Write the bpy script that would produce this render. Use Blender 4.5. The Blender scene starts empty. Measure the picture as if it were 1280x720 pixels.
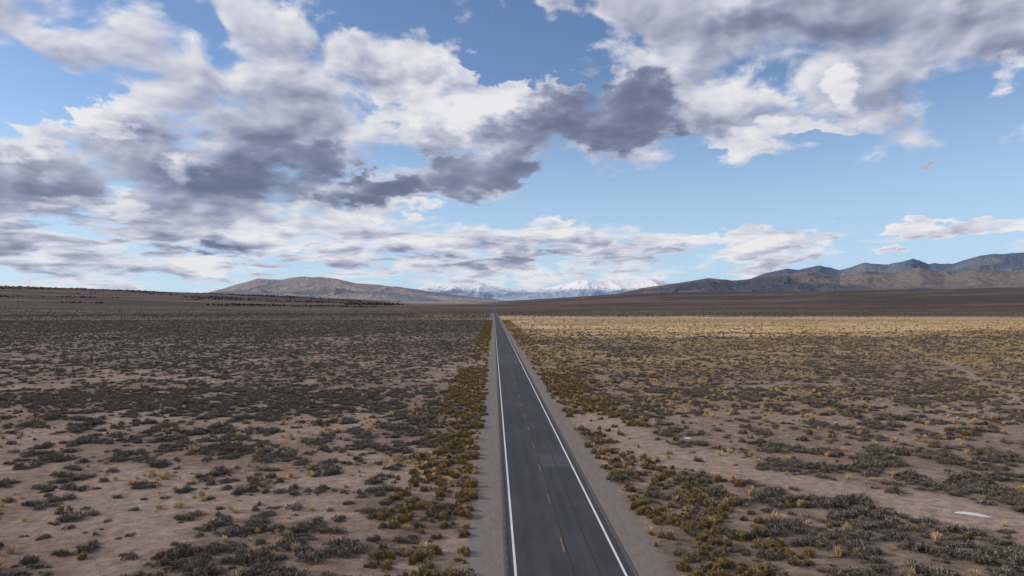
import bpy, math, numpy as np
from mathutils import Vector, Euler
rng = np.random.default_rng(11)
scene = bpy.context.scene
CH = 17.7; F = 853.33
ROT = Euler((math.radians(90+1.68), 0, math.radians(-1.545)), 'XYZ')
M = np.array(ROT.to_matrix())
cam_d = bpy.data.cameras.new('camera'); cam = bpy.data.objects.new('camera', cam_d)
scene.collection.objects.link(cam); scene.camera = cam
cam.location = (0, 0, CH); cam.rotation_euler = ROT
cam_d.lens = 24; cam_d.sensor_width = 36; cam_d.clip_start = .5; cam_d.clip_end = 200000
scene.view_settings.view_transform = 'Standard'
scene.view_settings.look = 'None'; scene.view_settings.exposure = 0

# ---- survey helpers: photograph bearings -> world bearings
def pdir(px, py):
    d = M @ np.array([(px-640)/F, -(py-360)/F, -1.0]); return d/np.linalg.norm(d)
def p_azel(px, py):
    d = pdir(px, py); return math.atan2(d[0], d[1]), d[2]/math.hypot(d[0], d[1])
def p_ground(px, py):
    d = pdir(px, py); t = -CH/d[2]; return d[0]*t, d[1]*t
def azel_p(az, el):
    d = M.T @ np.array([math.sin(az), math.cos(az), el]); return 640-F*d[0]/d[2], 360+F*d[1]/d[2]

# ---- noise
def _h(xi, yi, s):
    a = (xi.astype(np.int64)*374761393 + yi.astype(np.int64)*668265263 + s*974634777) & 0xffffffff
    a = ((a ^ (a >> 13))*1274126177) & 0xffffffff
    a = ((a ^ (a >> 16))*2246822519) & 0xffffffff
    return ((a ^ (a >> 15)) & 0xffffff)/float(0xffffff)
def vn(x, y, s=0):
    xi = np.floor(x); yi = np.floor(y); fx = x-xi; fy = y-yi
    fx = fx*fx*fx*(fx*(fx*6-15)+10); fy = fy*fy*fy*(fy*(fy*6-15)+10)
    a = _h(xi, yi, s); b = _h(xi+1, yi, s); c = _h(xi, yi+1, s); d = _h(xi+1, yi+1, s)
    return (a*(1-fx)+b*fx)*(1-fy)+(c*(1-fx)+d*fx)*fy
def fbm(x, y, o=4, s=0):
    x = np.asarray(x, float); y = np.asarray(y, float)
    r = 0; a = .5; t = 0
    for i in range(o):
        r = r+a*vn(x*2**i+i*17.3, y*2**i-i*9.1, s+i); t += a; a *= .5
    return r/t
def ridged(x, y, o=5, s=0):
    r = 0; a = .5; t = 0
    for i in range(o):
        n = 1-np.abs(2*vn(x*2**i+i*7.7, y*2**i+i*3.1, s+i)-1); r = r+a*n*n; t += a; a *= .5
    return r/t
def ss(a, b, x):
    t = np.clip((x-a)/(b-a), 0, 1); return t*t*(3-2*t)

# ---- terrain height
sky_px = [(-400,354),(0,357),(100,360),(200,364),(300,368),(380,371),(500,376),(620,377),(700,372),(760,368),(850,365),(1000,364),(1150,361),(1280,359),(1700,356)]
_a = [p_azel(*p) for p in sky_px]
HAZ = np.array([a for a, e in _a]); HEL = np.array([e for a, e in _a])
RC = 7000.
def terr(X, Y):
    X = np.asarray(X, float); Y = np.asarray(Y, float)
    r = np.hypot(X, Y); az = np.arctan2(X, Y)
    el = np.interp(az, HAZ, HEL)
    t = np.clip((r-2200)/(RC-2200), 0, 1)
    h = (CH+el*RC)*t**1.5
    h = h*(1+.10*(fbm(X/900, Y/900, 4, 5)-.5)*ss(2500, 6000, r))
    off = np.abs(X-5.1)
    loc = (fbm(X/14, Y/14, 3, 3)-.5)*.7*ss(8, 30, off)
    return h+loc-.10*ss(7, 10, off)*(1-ss(10, 16, off))

def link(ob):
    scene.collection.objects.link(ob); return ob
def mesh_obj(name, v, f, mat=None, smooth=False, do_link=True):
    me = bpy.data.meshes.new(name); me.from_pydata([tuple(p) for p in v], [], f); me.update()
    if smooth: me.polygons.foreach_set('use_smooth', [True]*len(me.polygons))
    ob = bpy.data.objects.new(name, me)
    if mat: me.materials.append(mat)
    if do_link: link(ob)
    return ob
def grid_faces(nr, nc):
    i = np.arange(nr-1)[:, None]*nc+np.arange(nc-1)[None, :]
    return np.stack([i, i+1, i+nc+1, i+nc], -1).reshape(-1, 4).tolist()

# ---- node helpers
class NT:
    def __init__(s, tree): s.t = tree; s.t.nodes.clear()
    def n(s, typ, **kw):
        nd = s.t.nodes.new(typ)
        for k, v in kw.items(): setattr(nd, k, v)
        return nd
    def set(s, sock, v):
        if hasattr(v, 'is_output'): s.t.links.new(v, sock)
        elif v is not None: sock.default_value = v
    def m(s, op, a, b=None, c=None, clamp=False):
        nd = s.n('ShaderNodeMath', operation=op); nd.use_clamp = clamp
        s.set(nd.inputs[0], a)
        if b is not None: s.set(nd.inputs[1], b)
        if c is not None: s.set(nd.inputs[2], c)
        return nd.outputs[0]
    def mr(s, x, a, b, c=0., d=1., sm=True):
        nd = s.n('ShaderNodeMapRange', interpolation_type='SMOOTHSTEP' if sm else 'LINEAR')
        s.set(nd.inputs['Value'], x)
        for k, v in zip(('From Min','From Max','To Min','To Max'), (a, b, c, d)): s.set(nd.inputs[k], v)
        return nd.outputs['Result']
    def mix(s, f, a, b, bt='MIX'):
        nd = s.n('ShaderNodeMix', data_type='RGBA', blend_type=bt)
        s.set(nd.inputs[0], f)
        for sk, v in ((nd.inputs[6], a), (nd.inputs[7], b)):
            if isinstance(v, (tuple, list)): v = tuple(v)+((1.,) if len(v) == 3 else ())
            s.set(sk, v)
        return nd.outputs[2]
    def noise(s, vec, scale, det=4, rough=.5, dist=0., col=False, dim='3D'):
        nd = s.n('ShaderNodeTexNoise', noise_dimensions=dim); s.set(nd.inputs['Vector'], vec)
        nd.inputs['Scale'].default_value = scale; nd.inputs['Detail'].default_value = det
        nd.inputs['Roughness'].default_value = rough; nd.inputs['Distortion'].default_value = dist
        return nd.outputs['Color'] if col else nd.outputs['Fac']
    def xyz(s, v):
        nd = s.n('ShaderNodeSeparateXYZ'); s.set(nd.inputs[0], v); return nd.outputs
    def cxyz(s, x, y, z=0.):
        nd = s.n('ShaderNodeCombineXYZ'); s.set(nd.inputs[0], x); s.set(nd.inputs[1], y); s.set(nd.inputs[2], z); return nd.outputs[0]
    def vm(s, op, a, b=None):
        nd = s.n('ShaderNodeVectorMath', operation=op); s.set(nd.inputs[0], a)
        if b is not None: s.set(nd.inputs[1], b)
        return nd
    def ramp(s, f, stops, interp='LINEAR'):
        nd = s.n('ShaderNodeValToRGB'); s.set(nd.inputs[0], f); r = nd.color_ramp; r.interpolation = interp
        while len(r.elements) < len(stops): r.elements.new(.5)
        for e, (p, c) in zip(r.elements, stops): e.position = p
        for e, (p, c) in zip(r.elements, stops): e.color = tuple(c)+(1.,)
        return nd.outputs[0]
def material(name):
    m = bpy.data.materials.new(name); m.use_nodes = True; return m, NT(m.node_tree)
def finish(nt, col, rough=.9, spec=.2, bump=None, bstr=.5, bdist=.1):
    b = nt.n('ShaderNodeBsdfPrincipled'); nt.set(b.inputs['Base Color'], col); nt.set(b.inputs['Roughness'], rough)
    b.inputs['Specular IOR Level'].default_value = spec
    if bump is not None:
        bp = nt.n('ShaderNodeBump'); bp.inputs['Strength'].default_value = bstr; bp.inputs['Distance'].default_value = bdist
        nt.set(bp.inputs['Height'], bump); nt.set(b.inputs['Normal'], bp.outputs[0])
    o = nt.n('ShaderNodeOutputMaterial'); nt.t.links.new(b.outputs[0], o.inputs[0])

# ================= SKY =================
SUN_AZ, SUN_EL = math.radians(-82), math.radians(24)
rowsY = [0,30,60,90,120,150,180,210,240,270,300,330,355]
COV = """7 5 4 5 4 4 2 1 3 7 8 8 8 8 8 8 8
6 3 4 6 6 4 2 2 1 6 8 8 8 8 8 8 8
4 6 7 5 6 8 7 3 1 3 7 8 8 8 8 7 8
2 4 7 8 8 8 8 8 4 1 5 8 8 8 8 6 9
1 1 3 7 8 7 5 9 9 6 9 9 8 9 7 4 3
3 8 7 5 9 9 3 9 9 9 9 8 7 6 6 3 1
8 9 9 7 9 9 3 7 9 6 6 5 6 3 1 1 1
9 9 9 9 9 7 2 6 8 1 0 0 0 0 1 1 1
9 9 9 9 9 6 4 2 2 0 0 0 0 0 0 0 0
8 8 8 8 8 7 6 3 0 0 0 0 0 1 1 2 2
6 6 6 7 8 8 6 7 8 8 8 7 6 4 3 4 4
7 7 6 6 6 6 7 7 7 7 7 6 5 3 2 1 1
6 6 6 5 5 5 5 5 5 5 5 5 4 3 2 1 1"""
BRI = """6 6 6 7 7 7 7 7 6 6 6 5 5 5 5 6 6
6 6 7 7 7 7 7 7 6 6 6 6 5 5 5 6 6
6 6 6 7 7 7 7 7 6 6 6 6 6 5 5 5 5
6 6 6 6 6 6 7 7 7 6 6 7 7 6 6 5 6
8 8 7 6 6 6 6 8 8 5 4 5 7 7 5 6 8
7 8 8 6 5 6 6 7 6 4 3 4 5 5 5 6 7
5 6 6 5 5 4 6 6 5 3 4 7 7 6 5 5 5
5 5 4 4 3 4 5 5 4 5 6 6 6 6 5 5 5
4 4 4 3 4 4 5 6 6 6 6 6 6 6 6 6 6
5 5 5 5 6 6 7 7 7 7 7 7 7 7 7 7 7
6 6 6 7 8 7 6 7 7 7 7 7 7 7 7 8 8
6 6 6 6 6 6 6 6 7 7 7 7 7 8 8 8 8
8 8 8 8 8 8 8 8 8 8 8 8 8 8 8 8 8"""
COV = np.array([[float(c)/9 for c in l.split()] for l in COV.split('\n')])
BRI = np.array([[float(c)/9 for c in l.split()] for l in BRI.split('\n')])
def samp(T, px, py):
    fx = np.clip(px/80, 0, 15.999); fy = np.interp(py, rowsY, range(13)); fy = min(max(fy, 0), 11.999)
    i, j = int(fy), int(fx); a, b = fy-i, fx-j
    return (T[i,j]*(1-b)+T[i,j+1]*b)*(1-a)+(T[i+1,j]*(1-b)+T[i+1,j+1]*b)*a
world = bpy.data.worlds.new('World'); scene.world = world; world.use_nodes = True
W = NT(world.node_tree)
world.name = 'sky'
g = W.n('ShaderNodeTexCoord').outputs['Generated']
x, y, z = W.xyz(g)
az = W.m('ARCTAN2', x, y)
hh = W.m('SQRT', W.m('ADD', W.m('MULTIPLY', x, x), W.m('MULTIPLY', y, y)))
el = W.m('MAXIMUM', W.m('DIVIDE', z, W.m('MAXIMUM', hh, .02)), 0.)
el = W.m('MINIMUM', el, 6.)
qx = W.m('MULTIPLY', az, 2.2)
qy = W.m('MULTIPLY', W.m('LOGARITHM', W.m('ADD', el, .22), math.e), 1.9)
q = W.cxyz(qx, qy, 0.)
w1 = W.xyz(W.noise(q, 4.0, 2, .5, col=True, dim='2D'))
w2 = W.xyz(W.noise(q, 14.0, 4, .55, col=True, dim='2D'))
amp = W.m('ADD', W.m('MULTIPLY', el, .22), .02)
def warp(c, i, k):
    d = W.m('ADD', W.m('SUBTRACT', w1[i], .5), W.m('MULTIPLY', W.m('SUBTRACT', w2[i], .5), .55))
    return W.m('ADD', c, W.m('MULTIPLY', W.m('MULTIPLY', d, amp), k))
azw = warp(az, 0, 2.0); elw = warp(el, 1, 1.3)
AZ0, AZ1, NS = -.72, .72, 28
els = [0,.03,.06,.09,.12,.155,.19,.225,.26,.30,.34,.39,.46]
fac = W.mr(azw, AZ0, AZ1, 0, 1, sm=False)
cur = None
for k, e in enumerate(els):
    st = []
    for i in range(NS):
        a = AZ0+(AZ1-AZ0)*i/(NS-1); px, py = azel_p(a, e)
        st.append((i/(NS-1), (samp(COV, px, py), samp(BRI, px, py), 0)))
    r = W.ramp(fac, st, 'LINEAR')
    cur = r if cur is None else W.mix(W.mr(elw, els[k-1], e, 0, 1, sm=False), cur, r)
sc = W.n('ShaderNodeSeparateColor'); W.set(sc.inputs[0], cur)
cov, bri = sc.outputs[0], sc.outputs[1]
blobs = [(150,152,38,22,.6,.35),(20,185,38,17,.3,.3),(240,215,28,13,.0,.35),(485,238,46,18,.9,-.35),(340,228,80,26,.3,-.2),
 (570,130,90,30,.4,.3),(590,215,64,32,.6,-.2),(265,311,32,10,.7,-.4),(250,333,30,14,.8,.4),(710,290,18,14,.6,.35),
 (380,297,80,13,.3,.25),(860,302,36,7,.5,.25),(1065,118,36,24,.4,.4),(1240,95,50,24,.3,.35),(880,118,50,27,.1,.25),
 (760,140,80,38,.5,-.22),(960,168,100,13,.6,.25),(1205,288,95,11,1.0,.2),(965,292,75,11,.8,.15),(1172,201,26,6,.5,0),
 (460,258,90,8,.4,.3),(1110,314,22,5,.7,.1),(530,305,60,9,.3,.25),(120,255,90,9,.1,.3),(660,75,60,30,-.5,0),(390,198,60,20,.2,-.15),
 (70,118,110,22,-.4,0),(500,22,90,26,-.3,0),(400,304,26,8,.3,-.3),(620,325,90,7,.2,-.2)]
for (cx, cy, rx, ry, dc, db) in blobs:
    a0, e0 = p_azel(cx, cy); a1, _ = p_azel(cx+rx, cy); _, e1 = p_azel(cx, cy-ry)
    dx = W.m('DIVIDE', W.m('SUBTRACT', azw, a0), a1-a0); dy = W.m('DIVIDE', W.m('SUBTRACT', elw, e0), e1-e0)
    d = W.m('ADD', W.m('MULTIPLY', dx, dx), W.m('MULTIPLY', dy, dy))
    mk = W.mr(d, 1.9, .1, 0, 1)
    if dc: cov = W.m('ADD', cov, W.m('MULTIPLY', mk, dc))
    if db: bri = W.m('ADD', bri, W.m('MULTIPLY', mk, db))
cov = W.m('MINIMUM', cov, 1.0)
def cn(off, det, sc_=4.0, ro=.5):
    v = W.vm('ADD', q, off).outputs[0]
    return W.noise(v, sc_, det, ro, .2, dim='2D')
n1 = cn((0, 0, 0), 7, 4.0, .52)
r1 = cn((0, 0, 0), 3.5, 4.0, .52); r2 = cn((-.03, .065, 0), 3.5, 4.0, .52)
lo = W.mr(el, .15, .06)
n3 = W.m('MULTIPLY', W.m('SUBTRACT', W.noise(W.cxyz(W.m('MULTIPLY', az, 2.2), W.m('MULTIPLY', el, 10.)), 9., 5, .55, .3, dim='2D'), .5), lo)
dens = W.m('ADD', cov, W.m('MULTIPLY', W.m('SUBTRACT', n1, .5), 1.9))
dens = W.m('ADD', dens, W.m('MULTIPLY', n3, 1.3))
alpha = W.mr(dens, .38, .80)
rel = W.m('SUBTRACT', r1, r2)
core = W.mr(dens, .45, 1.15)
B = W.m('ADD', bri, W.m('MULTIPLY', rel, 1.3))
B = W.m('ADD', B, W.m('MULTIPLY', W.m('SUBTRACT', .48, core), .30))
B = W.m('SUBTRACT', B, W.m('MULTIPLY', n3, .9))
ccol = W.ramp(B, [(0,(.125,.15,.235)),(.33,(.215,.25,.36)),(.55,(.40,.43,.55)),(.75,(.60,.62,.71)),(1,(.88,.865,.87))], 'B_SPLINE')
sky = W.n('ShaderNodeTexSky', sky_type='NISHITA'); sky.sun_disc = False
sky.sun_elevation = SUN_EL; sky.sun_rotation = SUN_AZ; sky.altitude = 1600; sky.air_density = 1.0; sky.dust_density = .6; sky.ozone_density = 1.5
base = W.mix(1., sky.outputs[0], (1.28, 1.34, 1.46), 'MULTIPLY')
hz = W.mr(el, .0, .36, .80, .0)
base = W.mix(hz, base, (4.5, 6.4, 8.4))
ccol10 = W.vm('SCALE', ccol); ccol10.inputs['Scale'].default_value = 10
cc = W.mix(W.mr(el, 0, .09, .40, 0), ccol10.outputs[0], (5.6, 6.5, 7.7))
al = W.m('MULTIPLY', alpha, W.mr(el, .0, .03, .80, .97))
colr = W.mix(al, base, cc)
bg = W.n('ShaderNodeBackground'); W.set(bg.inputs[0], colr); bg.inputs[1].default_value = .1
wo = W.n('ShaderNodeOutputWorld'); W.t.links.new(bg.outputs[0], wo.inputs[0])
world.cycles.sampling_method = 'NONE'
sl = bpy.data.lights.new('sun', 'SUN'); sl.energy = 2.9; sl.angle = math.radians(3); sl.color = (1, .85, .67)
so = link(bpy.data.objects.new('sun', sl))
sd = Vector((math.sin(SUN_AZ)*math.cos(SUN_EL), math.cos(SUN_AZ)*math.cos(SUN_EL), math.sin(SUN_EL)))
so.rotation_euler = sd.to_track_quat('Z', 'Y').to_euler(); so.location = sd*200

# ================= GROUND =================
tr1 = np.array([p_ground(*p) for p in [(735,520),(800,556),(870,578),(960,596),(1080,618),(1290,655)]])
tr1 = np.vstack([tr1, [tr1[-1][0]+40, tr1[-1][1]-6]])
tr2 = np.array([p_ground(*p) for p in [(1085,418),(1140,436),(1200,462),(1290,508)]])
def pdist(X, Y, P):
    X = np.asarray(X, float); Y = np.asarray(Y, float); d = np.full(np.broadcast(X, Y).shape, 1e9)
    for a, b in zip(P[:-1], P[1:]):
        ab = b-a; t = np.clip(((X-a[0])*ab[0]+(Y-a[1])*ab[1])/(ab@ab), 0, 1)
        d = np.minimum(d, np.hypot(X-a[0]-t*ab[0], Y-a[1]-t*ab[1]))
    return d
def bare(X, Y):
    w = (fbm(X/7, Y/7, 3, 21)-.5)
    b1 = 1-ss(2.4, 4.6, pdist(X, Y, tr1)+w*6)
    b2 = (1-ss(.8, 2.6, pdist(X, Y, tr2)+w*4))*.6
    e = np.hypot((X-27)/8, (Y-82)/6)+w*1.5
    return np.maximum(np.maximum(b1, b2), (1-ss(.6, 1.1, e))*.8)
def veg(X, Y):
    n = fbm(X/2.9, Y/3.7, 3, 31); big = fbm(X/34, Y/34, 3, 32)
    v = ss(.47, .57, n+(big-.5)*.5+.10*ss(70, 220, Y)+.02*ss(10, 30, X))
    return v*(1-bare(X, Y))
step = 1.25
s = step
pos = list(np.arange(0, 120, step))
while pos[-1] < 60000: s *= 1.09; pos.append(pos[-1]+s)
XS = np.array([-p for p in pos[:0:-1]]+pos)
ys = list(np.arange(30, 230, step)); s = step
while ys[-1] < 70000: s *= 1.035; ys.append(ys[-1]+s)
back = []; s = 4; b = 30
while b > -3000: b -= s; s *= 1.25; back.append(b)
YS = np.array(back[::-1]+ys)
GX, GY = np.meshgrid(XS, YS)
GZ = terr(GX, GY)
v = np.stack([GX, GY, GZ], -1).reshape(-1, 3)
def L(a, b, t): return np.asarray(a)*(1-t[..., None])+np.asarray(b)*t[..., None]
n12 = fbm(GX/12, GY/12, 4, 41)
right = ss(-4, 14, GX)
dirt = L((.24,.182,.145), (.335,.265,.22), ss(.35, .65, n12))
dirt = L(dirt, (.285,.228,.18), right*.5)
col = L(dirt, (.155,.125,.100), veg(GX, GY)*.72)
band = ss(110, 260, GY)
gold = ss(.42, .60, fbm(GX/30, GY/22, 4, 43))*right*band
col = L(col, (.46,.33,.17), gold*.60)
col = L(col, (.37,.29,.235), bare(GX, GY)*.85)
R = np.hypot(GX, GY)
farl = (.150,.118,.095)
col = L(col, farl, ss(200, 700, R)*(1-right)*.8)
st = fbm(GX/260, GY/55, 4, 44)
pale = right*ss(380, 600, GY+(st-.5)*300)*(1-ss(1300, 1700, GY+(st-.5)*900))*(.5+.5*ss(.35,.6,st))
col = L(col, (.70,.52,.30), pale)  # pale dry-grass colour also paints the sunlit bands under cloud gaps
azg = np.arctan2(GX, GY)
str_ = fbm(GX/500, GY/110, 5, 48)
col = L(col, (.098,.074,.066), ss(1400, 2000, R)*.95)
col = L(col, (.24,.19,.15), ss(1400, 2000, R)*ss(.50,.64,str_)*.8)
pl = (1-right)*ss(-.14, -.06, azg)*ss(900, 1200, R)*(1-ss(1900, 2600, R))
col = L(col, (.58,.45,.30), pl*ss(.4,.6,st)*.9)  # sunlit band left of the road, painted as pale grass colour
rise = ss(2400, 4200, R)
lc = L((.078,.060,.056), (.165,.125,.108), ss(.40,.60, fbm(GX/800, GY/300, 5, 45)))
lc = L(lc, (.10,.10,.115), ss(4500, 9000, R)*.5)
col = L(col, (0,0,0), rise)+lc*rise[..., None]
salt = ss(5200, 6000, R)*ss(-.17,-.12,azg)*(1-ss(-.05,0.03,azg))
col = L(col, (.5,.46,.42), salt*.8)
gm, N = material('desert_soil')
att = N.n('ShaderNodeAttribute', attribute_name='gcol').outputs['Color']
P = N.n('ShaderNodeNewGeometry').outputs['Position']
px_, py_, pz_ = N.xyz(P)
a1 = N.noise(P, .9, 7, .65); a2 = N.noise(P, 7., 4, .65); a3 = N.noise(P, .06, 5, .6)
c = N.mix(N.mr(a1, .3, .7, 0, 1), N.mix(1., att, (.70,.68,.66), 'MULTIPLY'), N.mix(1., att, (1.28,1.25,1.2), 'MULTIPLY'))
c = N.mix(N.mr(a2, .54, .66, 0, .5), c, (.11,.09,.072))
c = N.mix(N.mr(a3, .35, .7, 0, .35), c, N.mix(1., c, (.75,.72,.70), 'MULTIPLY'))
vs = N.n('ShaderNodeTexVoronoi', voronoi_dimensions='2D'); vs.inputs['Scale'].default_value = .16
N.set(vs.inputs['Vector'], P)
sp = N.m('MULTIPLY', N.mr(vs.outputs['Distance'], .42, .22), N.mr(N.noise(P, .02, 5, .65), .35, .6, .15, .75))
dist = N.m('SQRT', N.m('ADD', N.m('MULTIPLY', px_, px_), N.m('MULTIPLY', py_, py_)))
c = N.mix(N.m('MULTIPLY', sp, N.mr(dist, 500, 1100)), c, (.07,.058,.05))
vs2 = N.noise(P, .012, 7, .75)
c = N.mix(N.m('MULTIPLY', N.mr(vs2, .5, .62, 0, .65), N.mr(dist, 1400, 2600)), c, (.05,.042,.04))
wob = N.m('MULTIPLY', N.m('SUBTRACT', N.noise(P, .35, 6, .65), .5), 3.2)
off = N.m('ADD', N.m('ABSOLUTE', N.m('SUBTRACT', px_, 5.1)), wob)
gr = N.mr(off, 7.6, 6.4)
gsp = N.noise(P, 14, 3, .7)
gcol = N.mix(gsp, (.12,.112,.105), (.33,.295,.27))
gcol = N.mix(N.mr(N.noise(N.cxyz(px_, N.m('MULTIPLY', py_, .15)), .9, 5, .65), .4, .65, 0, .6), gcol, (.22,.18,.15))
c = N.mix(N.m('MULTIPLY', gr, N.mr(py_, 2500, 1500)), c, gcol)
finish(N, c, .95, .1, N.m('ADD', a1, N.m('MULTIPLY', a2, .35)), .8, .3)
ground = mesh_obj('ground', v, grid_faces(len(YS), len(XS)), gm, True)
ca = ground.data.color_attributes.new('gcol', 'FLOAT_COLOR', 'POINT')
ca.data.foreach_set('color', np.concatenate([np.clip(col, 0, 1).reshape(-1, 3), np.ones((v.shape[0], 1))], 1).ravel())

# ================= ROAD =================
RXC = 5.12
RYf = YS[(YS > -1500) & (YS < 6500)]
def crown(o): return .05+.05*(1-np.abs(o)/4.4)
def base_z(Y): return terr(np.full_like(Y, RXC), Y)+np.maximum(Y, 0)*1e-4
def strip(name, offs, zz, mat, Yl):
    bz = base_z(Yl); V = []
    for yy, b in zip(Yl, bz):
        for o, zo in zip(offs, zz): V.append((RXC+o, yy, b+zo))
    return mesh_obj(name, V, grid_faces(len(Yl), len(offs)), mat)
rm, N = material('asphalt')
P = N.n('ShaderNodeNewGeometry').outputs['Position']; X_, Y_, Z_ = N.xyz(P)
o = N.m('SUBTRACT', X_, RXC)
st1 = N.noise(N.cxyz(N.m('MULTIPLY', X_, 1.6), N.m('MULTIPLY', Y_, .02)), 1., 5, .6)
st2 = N.noise(N.cxyz(N.m('MULTIPLY', X_, .5), N.m('MULTIPLY', Y_, .09)), 1., 5, .6)
fine = N.noise(P, 22, 3, .7)
la = N.m('ABSOLUTE', N.m('SUBTRACT', N.m('ABSOLUTE', o), 1.83))
track = N.mr(N.m('ABSOLUTE', N.m('SUBTRACT', la, .85)), .55, .1)
c = N.mix(st1, (.028,.028,.031), (.060,.060,.063))
c = N.mix(N.m('MULTIPLY', track, .5), c, (.028,.029,.033))
c = N.mix(N.mr(st2, .45, .62, 0, .45), c, (.070,.069,.070))
def box(x0, x1, y0, y1):
    a = N.m('MULTIPLY', N.m('GREATER_THAN', o, x0), N.m('LESS_THAN', o, x1))
    b = N.m('MULTIPLY', N.m('GREATER_THAN', Y_, y0), N.m('LESS_THAN', Y_, y1)); return N.m('MULTIPLY', a, b)
c = N.mix(N.m('MULTIPLY', box(.2, 3.5, 76, 82), .7), c, (.080,.078,.08))
c = N.mix(N.m('MULTIPLY', box(-3.5, -.2, 104, 117), .6), c, (.030,.031,.035))
c = N.mix(N.m('MULTIPLY', box(.1, 3.6, 140, 171), .5), c, (.034,.035,.04))
c = N.mix(N.m('MULTIPLY', box(-3.6, 3.6, 215, 260), .4), c, (.08,.08,.083))
wl = N.m('MULTIPLY', N.m('SUBTRACT', N.noise(N.cxyz(0., N.m('MULTIPLY', Y_, .12)), 1., 5, .6), .5), .5)
for xo in (-4.02, .22, 1.9):
    c = N.mix(N.mr(N.m('ABSOLUTE', N.m('ADD', N.m('SUBTRACT', o, xo), wl)), .07, .03, 0, .7), c, (.014,.014,.016))
cy = N.m('ADD', Y_, N.m('MULTIPLY', N.m('SUBTRACT', N.noise(N.cxyz(X_, N.m('MULTIPLY', Y_, .05)), .8, 5, .6), .5), 3.))
fr = N.m('ABSOLUTE', N.m('SUBTRACT', N.m('FRACT', N.m('DIVIDE', cy, 17.3)), .5))
c = N.mix(N.mr(fr, .008, .003, 0, .5), c, (.018,.018,.02))
edge = N.mr(N.m('ADD', N.m('ABSOLUTE', o), N.m('MULTIPLY', N.m('SUBTRACT', N.noise(P, 1.2, 5, .7), .5), .7)), 4.05, 4.4, 0, .75)
c = N.mix(edge, c, (.15,.135,.125))
c = N.mix(N.mr(fine, .5, .75, 0, .35), c, (.11,.11,.11))
finish(N, c, .75, .3, fine, .3, .01)
road = strip('road', [-4.75,-4.4,-2.2,0,2.2,4.4,4.75], [-.12]+[float(crown(k)) for k in (-4.4,-2.2,0,2.2,4.4)]+[-.12], rm, RYf)
def paint(name, colr, wear):
    m, N = material(name)
    P = N.n('ShaderNodeNewGeometry').outputs['Position']
    w = N.noise(P, 5, 6, .75)
    c = N.mix(N.mr(w, wear, wear+.12), colr, (.09,.09,.09))
    c = N.mix(N.mr(N.noise(P, .3, 4, .6), .3, .7, 0, .35), c, tuple(k*.55 for k in colr))
    finish(N, c, .7, .3); return m
wp = paint('white_road_paint', (.78,.78,.77), .60); yp = paint('yellow_road_paint', (.38,.18,.06), .45)
for sgn in (-1, 1):
    cx = sgn*3.64; w = .085
    strip('white_edge_line', [cx-w, cx+w], [float(crown(cx))+.012]*2, wp, RYf).parent = road
V = []; Fc = []; k = 0; yy = 51.2-1.5-12.19*8
while yy < 1500:
    b = base_z(np.array([yy]))[0]+float(crown(0))+.008
    for dx, dy in ((-.055,0),(.055,0),(.055,3.05),(-.055,3.05)): V.append((RXC+dx, yy+dy, b))
    Fc.append((k,k+1,k+2,k+3)); k += 4; yy += 12.19
mesh_obj('yellow_centre_dashes', V, Fc, yp).parent = road

# ================= PLANTS =================
def plant_mat(name, cols, tipcol=None):
    m, N = material(name)
    r = N.n('ShaderNodeObjectInfo').outputs['Random']
    a = N.n('ShaderNodeAttribute', attribute_name='tint').outputs['Color']
    s = N.n('ShaderNodeSeparateColor'); N.set(s.inputs[0], a)
    c = N.ramp(r, [(i/(len(cols)-1), q_) for i, q_ in enumerate(cols)])
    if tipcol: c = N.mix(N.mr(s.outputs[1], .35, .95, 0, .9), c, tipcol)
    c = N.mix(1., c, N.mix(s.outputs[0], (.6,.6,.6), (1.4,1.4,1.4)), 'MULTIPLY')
    finish(N, c, .9, .1); return m
def add_tint(ob, t):
    ca = ob.data.color_attributes.new('tint', 'FLOAT_COLOR', 'POINT'); ca.data.foreach_set('color', np.asarray(t, float).ravel())
def shrub(name, mat, n, R0, H, ln, wd, mounds, seed):
    rg = np.random.default_rng(seed); V = []; T = []
    mc = [(rg.normal(0, R0*.42), rg.normal(0, R0*.42), rg.uniform(.45, .75)*R0, rg.uniform(.7, 1.15)*H) for _ in range(mounds)]
    for i in range(n):
        mx, my, mr_, mh = mc[rg.integers(mounds)]
        a = rg.uniform(0, 2*math.pi); ph = math.acos(rg.uniform(0.0, 1)); rr = rg.uniform(.6, 1.05)
        d = np.array([math.sin(ph)*math.cos(a), math.sin(ph)*math.sin(a), math.cos(ph)])
        p = np.array([mx+d[0]*mr_*rr, my+d[1]*mr_*rr, max(.02, d[2]*mh*rr)])
        up = d+rg.normal(0, .45, 3)+np.array([0, 0, .3]); up /= np.linalg.norm(up)
        sd_ = np.cross(up, rg.normal(0, 1, 3)); sd_ /= np.linalg.norm(sd_)
        l = ln*rg.uniform(.6, 1.3); w = wd*rg.uniform(.6, 1.3)
        q0 = p-up*l*.5
        V += [q0-sd_*w*.5, q0+sd_*w*.5, q0+up*l+sd_*w*.3, q0+up*l-sd_*w*.3]
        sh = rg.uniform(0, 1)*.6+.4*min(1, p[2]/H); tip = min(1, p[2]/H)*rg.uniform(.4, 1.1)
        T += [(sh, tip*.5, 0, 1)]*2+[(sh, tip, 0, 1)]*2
    ob = mesh_obj(name, V, [(4*i,4*i+1,4*i+2,4*i+3) for i in range(n)], mat, do_link=False); add_tint(ob, T); return ob
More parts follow.
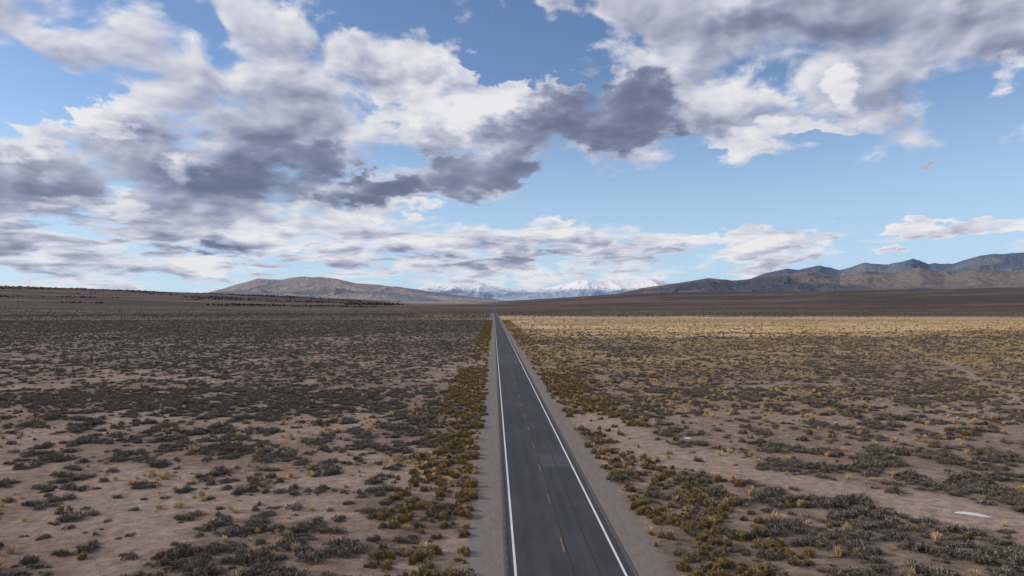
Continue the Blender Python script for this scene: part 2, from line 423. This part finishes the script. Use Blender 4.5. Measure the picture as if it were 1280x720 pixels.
def tuft(name, mat, n, R0, H, seed):
    rg = np.random.default_rng(seed); V = []; T = []
    for i in range(n):
        a = rg.uniform(0, 2*math.pi); b = rg.uniform(0, 1)**.5*R0*.4; h = H*rg.uniform(.5, 1.1); sp = rg.uniform(.1, .9)*R0
        p = np.array([math.cos(a)*b, math.sin(a)*b, 0]); t = p+np.array([math.cos(a)*sp, math.sin(a)*sp, h])
        s_ = np.array([-math.sin(a+rg.normal(0,1)), math.cos(a), 0])*.024
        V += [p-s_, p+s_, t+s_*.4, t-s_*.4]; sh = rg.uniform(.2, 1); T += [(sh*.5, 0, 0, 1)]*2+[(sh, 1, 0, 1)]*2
    ob = mesh_obj(name, V, [(4*i,4*i+1,4*i+2,4*i+3) for i in range(n)], mat, do_link=False); add_tint(ob, T); return ob
m_sage = plant_mat('sage_leaves', [(.17,.148,.120),(.120,.106,.088),(.20,.175,.142),(.155,.142,.118),(.18,.145,.108)], (.245,.220,.180))
m_rab = plant_mat('rabbitbrush_leaves', [(.21,.155,.065),(.23,.17,.075),(.17,.14,.07),(.25,.18,.075)], (.48,.36,.15))
m_gr = plant_mat('dry_grass_blades', [(.60,.44,.22),(.50,.36,.18),(.66,.50,.27),(.46,.33,.18)])
m_jun = plant_mat('juniper_leaves', [(.035,.04,.03),(.05,.05,.04)])
def coll(name, obs):
    c_ = bpy.data.collections.new(name)
    for o_ in obs: c_.objects.link(o_)
    return c_
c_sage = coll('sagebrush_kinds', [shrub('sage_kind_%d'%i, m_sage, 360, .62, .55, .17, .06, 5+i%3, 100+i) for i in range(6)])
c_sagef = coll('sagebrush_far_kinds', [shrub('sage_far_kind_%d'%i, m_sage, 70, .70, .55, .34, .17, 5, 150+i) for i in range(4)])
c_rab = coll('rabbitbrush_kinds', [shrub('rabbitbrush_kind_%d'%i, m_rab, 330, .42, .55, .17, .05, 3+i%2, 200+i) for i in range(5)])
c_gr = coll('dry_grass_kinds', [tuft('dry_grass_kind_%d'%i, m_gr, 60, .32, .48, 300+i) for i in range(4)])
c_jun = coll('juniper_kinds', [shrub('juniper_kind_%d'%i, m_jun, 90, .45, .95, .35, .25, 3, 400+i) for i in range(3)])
def scatter(name, collection, X, Y, S, SZ=None, sink=.03):
    n = len(X); Z = terr(X, Y)-sink
    me = bpy.data.meshes.new(name); me.vertices.add(n); me.vertices.foreach_set('co', np.stack([X, Y, Z], -1).ravel())
    a = me.attributes.new('rotz', 'FLOAT', 'POINT'); a.data.foreach_set('value', rng.uniform(0, 6.283, n))
    a = me.attributes.new('idx', 'INT', 'POINT'); a.data.foreach_set('value', rng.integers(0, len(collection.objects), n).astype(np.int32))
    sz = S*(rng.uniform(.75, 1.25, n) if SZ is None else SZ)
    a = me.attributes.new('scl', 'FLOAT_VECTOR', 'POINT'); a.data.foreach_set('vector', np.stack([S, S*rng.uniform(.8, 1.2, n), sz], -1).ravel())
    ob = link(bpy.data.objects.new(name, me))
    ng = bpy.data.node_groups.new(name+'_scatter', 'GeometryNodeTree')
    ng.interface.new_socket('Geometry', in_out='INPUT', socket_type='NodeSocketGeometry')
    ng.interface.new_socket('Geometry', in_out='OUTPUT', socket_type='NodeSocketGeometry')
    nn = ng.nodes.new; gi = nn('NodeGroupInput'); go = nn('NodeGroupOutput')
    ci = nn('GeometryNodeCollectionInfo'); ci.inputs['Collection'].default_value = collection
    ci.inputs['Separate Children'].default_value = True; ci.inputs['Reset Children'].default_value = True
    ip = nn('GeometryNodeInstanceOnPoints'); ip.inputs['Pick Instance'].default_value = True
    def na(nm, dt):
        k = nn('GeometryNodeInputNamedAttribute'); k.data_type = dt; k.inputs['Name'].default_value = nm; return k.outputs['Attribute']
    cx_ = nn('ShaderNodeCombineXYZ'); er = nn('FunctionNodeEulerToRotation'); lk = ng.links.new
    lk(na('rotz', 'FLOAT'), cx_.inputs[2]); lk(cx_.outputs[0], er.inputs[0]); lk(er.outputs[0], ip.inputs['Rotation'])
    lk(na('idx', 'INT'), ip.inputs['Instance Index']); lk(na('scl', 'FLOAT_VECTOR'), ip.inputs['Scale'])
    lk(gi.outputs[0], ip.inputs['Points']); lk(ci.outputs[0], ip.inputs['Instance']); lk(ip.outputs[0], go.inputs[0])
    ob.modifiers.new('scatter', 'NODES').node_group = ng
    return ob
def cand(n_near, n_far, y0=25, y1=150, y2=1100, n_x=0, y3=2800):
    Y = np.sqrt(rng.uniform(y0**2, y1**2, n_near)); Y2 = rng.uniform(y1, y2, n_far); Y3 = rng.uniform(y2, y3, n_x)
    Y = np.concatenate([Y, Y2, Y3]); X = rng.uniform(-1, 1, len(Y))*(.86*Y+14); return X, Y
def strips(X, Y):
    w = (fbm(X/6, Y/14, 3, 51)-.5)*4
    Lm = ss(-10.5, -8.3, X+w)*(1-ss(-2.4, -1.4, X+w*.3))
    Rm = ss(11.3, 12.6, X+w*.3)*(1-ss(19, 25, X+w))
    return Lm, Rm
# sage
X, Y = cand(36000, 120000, y2=1000, n_x=45000)
Lm, Rm = strips(X, Y)
p = veg(X, Y)*.88+.05+.05*ss(80, 200, Y)
p = p*(1-.8*Lm)*(1-.6*Rm)*(1-bare(X, Y))
p = np.where(np.abs(X-5.1) < 7.3, 0, p)
stn = fbm(X/260, Y/55, 4, 44)
p = np.where(X > 12, p*(1-.92*ss(380, 600, Y+(stn-.5)*300)*(1-ss(1300, 1700, Y+(stn-.5)*900))), p)
p = np.where(X > 14, p*(1-.2*ss(100, 250, Y)), p)
k = rng.uniform(0, 1, len(X)) < p
X, Y = X[k], Y[k]; S = (.35+.95*rng.uniform(0, 1, len(X))**1.5)*(.9+.35*ss(150, 600, Y)+1.1*ss(900, 1600, Y))*(.75+.6*fbm(X/15, Y/15, 2, 61))
k = Y < 230
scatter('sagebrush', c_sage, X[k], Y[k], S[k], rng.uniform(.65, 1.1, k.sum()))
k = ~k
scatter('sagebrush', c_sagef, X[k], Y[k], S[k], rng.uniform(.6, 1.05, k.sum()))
# rabbitbrush verge
Yr = np.concatenate([rng.uniform(22, 200, 10500), rng.uniform(200, 1000, 11000)])
Xr = rng.uniform(-12, 28, len(Yr)); Lm, Rm = strips(Xr, Yr)
p = np.maximum(Lm, Rm*.7)*(.32+.68*ss(.40, .56, fbm(Xr/2.3, Yr/3.2, 3, 52)))*(1-bare(Xr, Yr)*.9)
k = rng.uniform(0, 1, len(Yr)) < p
X2, Y2 = cand(3200, 5000, y2=600); k2 = (np.abs(X2-5.1) > 9) & (rng.uniform(0, 1, len(X2)) < np.where(X2 > 12, .35, .10)*(1-bare(X2, Y2)))
X = np.concatenate([Xr[k], X2[k2]]); Y = np.concatenate([Yr[k], Y2[k2]])
scatter('rabbitbrush', c_rab, X, Y, rng.uniform(.45, 1.25, len(X))*(1+.3*ss(150, 600, Y)))
# dry grass
X, Y = cand(15000, 65000)
gd = ss(.41, .59, fbm(X/26, Y/18, 4, 43))
p = np.where(X > 10, .07+.85*gd*ss(80, 220, Y), .03+.5*ss(.62, .7, fbm(X/9, Y/9, 3, 63))*(Y < 120))
p = p*(1-.75*bare(X, Y)); p = np.where(np.abs(X-5.1) < 6.9, 0, p)
k = rng.uniform(0, 1, len(X)) < p
X, Y = X[k], Y[k]
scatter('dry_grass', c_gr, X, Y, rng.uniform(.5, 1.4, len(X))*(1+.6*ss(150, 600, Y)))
# junipers on the western rise
n = 9000
pa = rng.uniform(-.62, -.13, n); rr = rng.uniform(3800, 7100, n)
X = np.sin(pa)*rr; Y = np.cos(pa)*rr
k = (fbm(X/420, Y/420, 4, 71)+.12*ss(5500, 7000, rr) > .60)
X, Y = X[k], Y[k]; scatter('juniper_woodland', c_jun, X, Y, rng.uniform(3.5, 8, len(X)), sink=.3)

# ================= MOUNTAINS =================
def mountain(name, sil, r0, rc, r1, mat, seed, sc_, na_=420, nr_=130, rough=.8):
    pts = [p_azel(*q_) for q_ in sil]; A = np.array([a for a, e in pts]); E = np.array([e for a, e in pts])
    az_ = np.linspace(A[0], A[-1], na_); t = np.linspace(0, 1, nr_)
    r = np.where(t < .7, r0+(rc-r0)*t/.7, rc+(r1-rc)*(t-.7)/.3)
    AZ, RR = np.meshgrid(az_, r); XX = np.sin(AZ)*RR; YY = np.cos(AZ)*RR
    wa = AZ+(fbm(XX/sc_/1.5, YY/sc_/1.5, 3, seed+9)-.5)*.006
    H = CH+np.interp(wa, A, E)*rc
    prof = np.where(RR < rc, ((RR-r0)/(rc-r0)), 1-((RR-rc)/(r1-rc))**1.5)
    pr = np.clip(prof, 0, 1)**1.1
    wx = (fbm(XX/sc_/2, YY/sc_/2, 3, seed+20)-.5)*sc_*1.4; wy = (fbm(XX/sc_/2, YY/sc_/2, 3, seed+30)-.5)*sc_*1.4
    rd = ridged((XX+wx)/sc_, (YY+wy)/sc_, 6, seed)
    k = (1-pr**2.5*.93)
    base_ = terr(XX, YY)-25
    Z = base_+(H-base_)*pr*(1-rough*(1-rd)*k*1.3)+(rd-.5)*H*.07*pr
    Z = np.maximum(Z, base_)
    V = np.stack([XX, YY, Z], -1).reshape(-1, 3)
    return mesh_obj(name, V, grid_faces(nr_, na_), mat, True)
def rock(name, c1, c2, c3, scale, snow=None, snowz=0, rag=700):
    m, N = material(name); ge = N.n('ShaderNodeNewGeometry'); P = ge.outputs['Position']
    c = N.mix(N.mr(N.noise(P, scale, 8, .6), .38, .62), c1, c2)
    c = N.mix(N.mr(N.noise(P, scale*.28, 6, .6), .46, .55), c, c3)
    c = N.mix(N.mr(N.noise(P, scale*9, 4, .7), .5, .62, 0, .45), c, tuple(k*.55 for k in c1))
    if snow:
        zz = N.m('ADD', N.xyz(P)[2], N.m('MULTIPLY', N.m('SUBTRACT', N.noise(P, scale*3, 6, .7), .5), rag))
        c = N.mix(N.mr(zz, snowz, snowz+250), c, snow)
    finish(N, c, .95, .05, N.noise(P, scale*6, 6, .65), .8, 90); return m
mr_ = rock('sage_mountain_slopes', (.27,.235,.225), (.205,.195,.205), (.100,.122,.165), .0016)  # dark blue third colour paints cloud-shadow patches onto the slopes
mr2 = rock('far_haze_tinted_slopes', (.165,.20,.27), (.21,.235,.285), (.125,.165,.245), .0012)  # blue of distance haze painted into the slope colours
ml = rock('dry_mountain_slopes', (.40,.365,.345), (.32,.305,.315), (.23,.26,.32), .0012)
mf = rock('distant_haze_tinted_snowy_slopes', (.34,.43,.57), (.40,.49,.61), (.31,.41,.56), .0006, (.88,.90,.94), 780, 900)  # rock colours carry painted blue haze; the white is snow
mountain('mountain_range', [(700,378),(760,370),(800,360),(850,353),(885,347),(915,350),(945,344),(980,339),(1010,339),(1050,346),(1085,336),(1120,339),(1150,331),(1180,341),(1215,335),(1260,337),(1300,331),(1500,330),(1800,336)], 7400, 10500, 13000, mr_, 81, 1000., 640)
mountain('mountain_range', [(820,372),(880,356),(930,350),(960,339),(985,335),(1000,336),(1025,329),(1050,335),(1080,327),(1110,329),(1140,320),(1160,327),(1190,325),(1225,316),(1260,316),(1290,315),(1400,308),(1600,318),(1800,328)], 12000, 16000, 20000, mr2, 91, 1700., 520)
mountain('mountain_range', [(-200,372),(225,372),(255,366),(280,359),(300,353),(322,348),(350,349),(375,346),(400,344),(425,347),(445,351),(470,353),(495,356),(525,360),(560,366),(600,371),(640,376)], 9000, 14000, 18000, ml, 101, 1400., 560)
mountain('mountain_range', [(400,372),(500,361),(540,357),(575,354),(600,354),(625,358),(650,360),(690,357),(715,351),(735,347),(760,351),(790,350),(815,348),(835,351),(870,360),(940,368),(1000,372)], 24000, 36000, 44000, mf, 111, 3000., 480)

# ================= SNOW REMNANTS =================
sm, N = material('old_snow'); P = N.n('ShaderNodeNewGeometry').outputs['Position']
finish(N, N.mix(N.mr(N.noise(P, 3, 5, .6), .5, .7, 0, .4), (.60,.62,.67), (.42,.38,.35)), .6, .3, N.noise(P, 6, 4, .6), .4, .05)
def snow(px, py, lx, ly, ang, seed):
    X0, Y0 = p_ground(px, py); V = []; nn_ = 28
    for ring, (s_, h_) in enumerate(((1, 0), (.8, .06), (.4, .10))):
        for i in range(nn_):
            a = 2*math.pi*i/nn_; w = 1+.22*math.sin(a*3+seed)+.12*math.sin(a*7+2*seed)
            x_ = math.cos(a)*lx*s_*w; y_ = math.sin(a)*ly*s_*w
            xx = X0+x_*math.cos(ang)-y_*math.sin(ang); yy_ = Y0+x_*math.sin(ang)+y_*math.cos(ang)
            V.append((xx, yy_, float(terr(xx, yy_))+h_-.02+(.0 if ring == 0 else .03)))
    V.append((X0, Y0, float(terr(X0, Y0))+.13)); Fc = []
    for r_ in range(2):
        for i in range(nn_): j = (i+1) % nn_; Fc.append((r_*nn_+i, r_*nn_+j, (r_+1)*nn_+j, (r_+1)*nn_+i))
    for i in range(nn_): Fc.append((2*nn_+i, 2*nn_+(i+1) % nn_, 3*nn_))
    mesh_obj('snow_patch', V, Fc, sm, True)
snow(1215, 642, 1.3, .38, -.6, 3); snow(860, 547, .5, .4, .2, 5)
